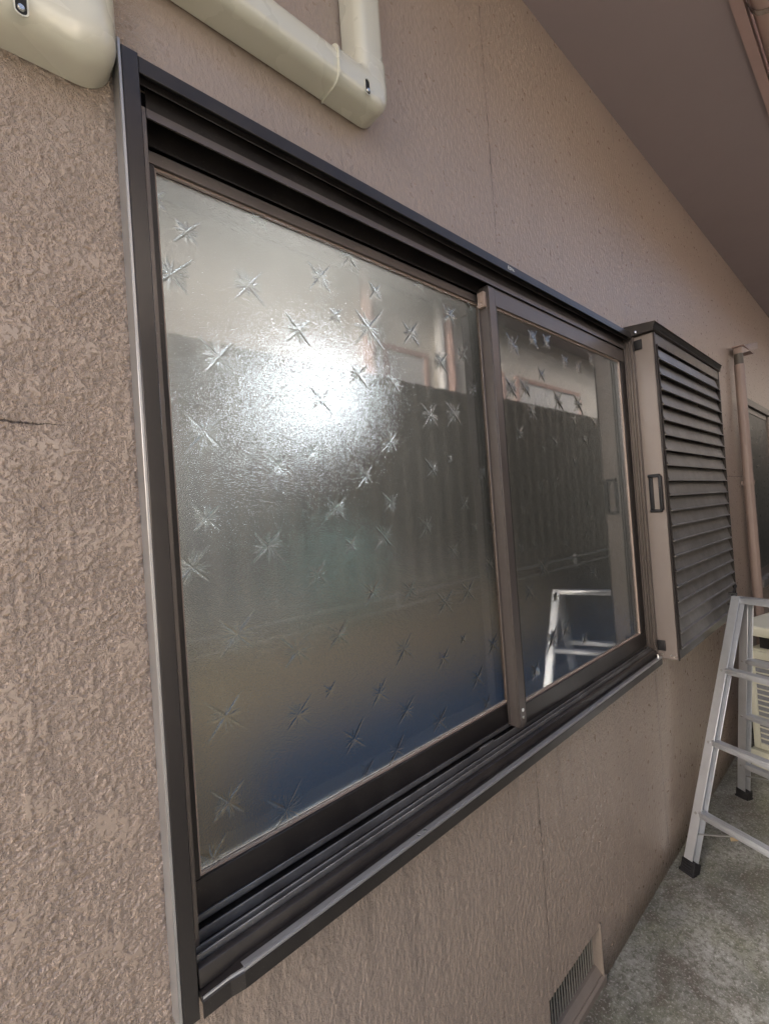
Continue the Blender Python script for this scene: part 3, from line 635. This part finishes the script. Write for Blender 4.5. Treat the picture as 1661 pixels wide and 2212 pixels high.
# top treads of both frames
for P, Q in ((F1, FF1), (B1 + Vector((.012, 0, .012)), BB1 + Vector((.012, 0, .012)))):
    A = P + (Q - P).normalized() * .012 - Vector((0, 0, .014)); B = Q - (Q - P).normalized() * .012 - Vector((0, 0, .014)); U = SD
    b = MB(); b.prism([(-.004, -.016), (.0, -.016), (.0, .004), (.036, .004), (.036, .008), (.030, .010), (.020, .010), (.018, .008), (.012, .008), (.010, .010), (.0, .010), (-.004, .007)], A, B, U, Vector((0, 0, 1))); b.build('top_tread', M['alu'], ld, bevel=.0004, seg=1)
b = MB(); H = F1 + Vector((.030, .004, .004))
b.bar(F1 + RD * .004 + Vector((0, 0, -.05)), B1 + RD * .004 + Vector((0, 0, -.03)), .004, .03, RD); 
b.bar(H + Vector((.0, 0, -.012)), H + Vector((.045, -.01, .032)), .006, .012, (0, 1, 0))
b.build('hinge_lock', M['black'], ld, bevel=.001, seg=1)
b = MB(); b.cyl(F1 + Vector((.02, 0, -.045)) - RD * .022, F1 + Vector((.02, 0, -.045)), .005, 10); b.build('hinge_bolt', M['screw'], ld)
b = MB(); b.cyl(H - RD * .012, H + RD * .02, .006, 10); b.build('hinge_pin', M['screw'], ld)
b = MB(); b.cyl(F1 + SD * -.003 + RD * .018 + Vector((0, 0, -.018)), F1 + SD * -.006 + RD * .018 + Vector((0, 0, -.018)), .006, 12); b.build('rivet', M['alu_dull'], ld)
for P, Q, z0 in ((F0, FF0, .12), (B0, BB0, .11)):   # knee braces under the lowest rungs
    top = (F0.lerp(F1, .19) if P is F0 else B0.lerp(B1, .165)); st = (F0.lerp(F1, z0 / 1.045) if P is F0 else B0.lerp(B1, z0 / 1.02))
    b = MB(); b.bar(st + SD * .020 + RD * .004, top + RD * .17 + SD * .015, .014, .0025, SD); b.build('knee_brace', M['alu_dull'], ld)

# ------------------------------------------------------------------ outdoor unit of the air conditioner
ac = empty('outdoor_unit', (3.2, -.5, 0)); tag(ac, 'cream air conditioner outdoor unit with slatted grille behind the ladder', 'air conditioner')
U = Vector((-.27, -.963, 0)).normalized(); D = Vector((.963, -.27, 0)).normalized(); O = Vector((3.13, -.105, 0)); V = Vector((0, 0, 1))
def obox(b, u0, u1, d0, d1, z0, z1):
    c = [O + U * u + D * dd + V * z for z in (z0, z1) for u, dd in ((u0, d0), (u1, d0), (u1, d1), (u0, d1))]
    b.add(c, [(0, 3, 2, 1), (4, 5, 6, 7), (0, 1, 5, 4), (1, 2, 6, 5), (2, 3, 7, 6), (3, 0, 4, 7)])
b = MB(); obox(b, .0, .32, .006, .78, .115, .655); b.build('casing', M['ac'], ac, bevel=.008)
b = MB(); obox(b, .03, .29, .000, .004, .135, .625); b.build('coil', M['fin'], ac)
b = MB(); obox(b, 0, .030, -.012, .006, .120, .648); obox(b, .29, .32, -.012, .006, .120, .648); obox(b, .030, .29, -.012, .006, .120, .150); obox(b, .030, .29, -.012, .006, .605, .648); b.build('grille_frame', M['ac'], ac, bevel=.004)
for k in range(15):
    z = .175 + k * .0295; b = MB(); obox(b, .030, .29, -.010, -.003, z, z + .006); b.build('grille_slat', M['ac'], ac)
b = MB(); obox(b, -.045, .37, -.05, .83, .735, .79); o = b.build('sunshade', M['ac'], ac, bevel=.012, seg=3)
for d0 in (.04, .70):
    for u in (.04, .25): b = MB(); obox(b, u, u + .04, d0, d0 + .03, .65, .737); b.build('shade_spacer', M['dark'], ac)
for d0 in (-.03, .62):
    b = MB(); obox(b, -.01, .05, d0, d0 + .13, .0, .112); obox(b, .13, .35, d0, d0 + .13, .0, .112); obox(b, .05, .13, d0, d0 + .13, .0, .03); obox(b, .05, .13, d0, d0 + .13, .085, .112); obox(b, .05, .13, d0 + .06, d0 + .07, .03, .085)
    b.build('plastic_plinth', M['ac'], ac)

b = MB(); b.add([(2.38, -.135, .004), (2.40, -.128, .007), (2.435, -.15, .005), (2.47, -.165, .010), (2.43, -.170, .006), (2.40, -.155, .004)], [(0, 1, 2, 5), (5, 2, 3, 4)])
tag(b.build('fallen_leaf', M['leaf']), 'small curled dry leaf lying on the concrete behind the ladder leg', 'leaf')

# ------------------------------------------------------------------ across the alley (seen in the glass)
NY = -1.50
xs = np.arange(.45, 12.0, .019); ridge = .0042 * np.clip(np.sin(xs * 2 * math.pi / .152) * 2.2, -1, 1)
co = np.array([(x, NY + r, z) for z in (1.02, 2.46) for x, r in zip(xs, ridge)]); n_ = len(xs); i = np.arange(n_ - 1)
me = np_mesh('corrugated_fence', co, np.stack([i, i + 1, i + 1 + n_, i + n_], 1), [M['corr']], smooth=False)
cf = bpy.data.objects.new('corrugated_fence', me); COL.objects.link(cf); tag(cf, 'tall dark corrugated metal fence across the alley seen reflected in the glass', 'fence')
sol = cf.modifiers.new('thick', 'SOLIDIFY'); sol.thickness = .004
b = MB(); b.box((.45, NY - .10, 0), (12, NY + .004, 1.03))
tag(b.build('block_wall', M['blockwall']), 'low dark block wall under the corrugated fence seen reflected', 'wall')
b = MB(); b.cyl((.45, NY + .05, .985), (12, NY + .05, .985), .011, 10); b.cyl((.45, NY + .05, .905), (12, NY + .05, .905), .009, 10)
for x in np.arange(.9, 12, 1.2): b.box((x, NY + .012, .88), (x + .02, NY + .045, 1.01))
tag(b.build('pipe_run', M['alu_dull'], smooth=False), 'thin pale pipes running along the corrugated fence seen reflected', 'pipe')
nh = empty('neighbour_house', (4, -2.6, 0)); tag(nh, 'pale neighbouring house rising above the fence seen reflected in the glass', 'house')
b = MB(); b.box((.6, -6, 0), (12.4, -2.30, 3.75)); b.build('wall', M['nwall'], nh)
b = MB(); b.box((.4, -2.30, 3.68), (12.5, -2.02, 3.72)); b.build('eave', M['soffit'], nh)
b = MB(); b.box((.4, -2.02, 3.64), (12.5, -1.99, 3.78)); b.build('fascia', M['fascia'], nh)
b = MB(); b.prism([(-1.98, 3.79), (-6.2, 5.0), (-6.2, 5.05), (-1.98, 3.85)], (.35, 0, 0), (12.5, 0, 0), (0, 1, 0), (0, 0, 1)); b.build('roof', M['brownwood'], nh)
b = MB(); b.cyl((2.70, -2.24, .3), (2.70, -2.24, 3.68), .055, 14); b.build('downpipe', M['npink'], nh, smooth=True)
b = MB(); b.cyl((3.66, -2.24, .3), (3.66, -2.24, 3.68), .050, 14); b.build('downpipe', M['nwhite'], nh, smooth=True)
b = MB(); b.cyl((3.80, -2.24, .3), (3.80, -2.24, 3.68), .050, 14); b.build('downpipe', M['npink'], nh, smooth=True)
for x0, x1 in ((2.90, 3.50), (4.30, 4.75), (5.0, 6.7)):
    b = MB(); b.box((x0, -2.30, 2.45), (x1, -2.27, 2.52)); b.box((x0, -2.30, 3.06), (x1, -2.27, 3.11)); b.box((x0, -2.30, 2.52), (x0 + .05, -2.27, 3.06)); b.box((x1 - .05, -2.30, 2.52), (x1, -2.27, 3.06)); f = b.build('window', M['npink'], nh)
    b = MB(); b.box((x0 + .05, -2.298, 2.52), (x1 - .05, -2.285, 3.06)); link_sub(b.build('pane', M['nwhite']), f)  # white colour stands for bright sky light on these panes
ew = empty('added_end_block', (13, -2, 0)); tag(ew, 'unseen dark block added at the far end of the alley to darken reflections', 'building')  # unseen block added to darken grazing reflections and light from the right
b = MB(); b.box((13, -9, 0), (15, 6, 5.5)); b.build('wall', M['blockwall'], ew)
b = MB(); b.box((12.6, -9.3, 5.5), (15.3, 6.3, 5.7)); b.build('roof', M['brownwood'], ew)
b = MB(); b.box((12.96, -1.2, 1.0), (13.0, -.3, 2.0)); f = b.build('window', M['bronze'], ew)
b = MB(); b.box((12.95, -1.15, 1.05), (12.97, -.35, 1.95)); link_sub(b.build('pane', M['nglass']), f)
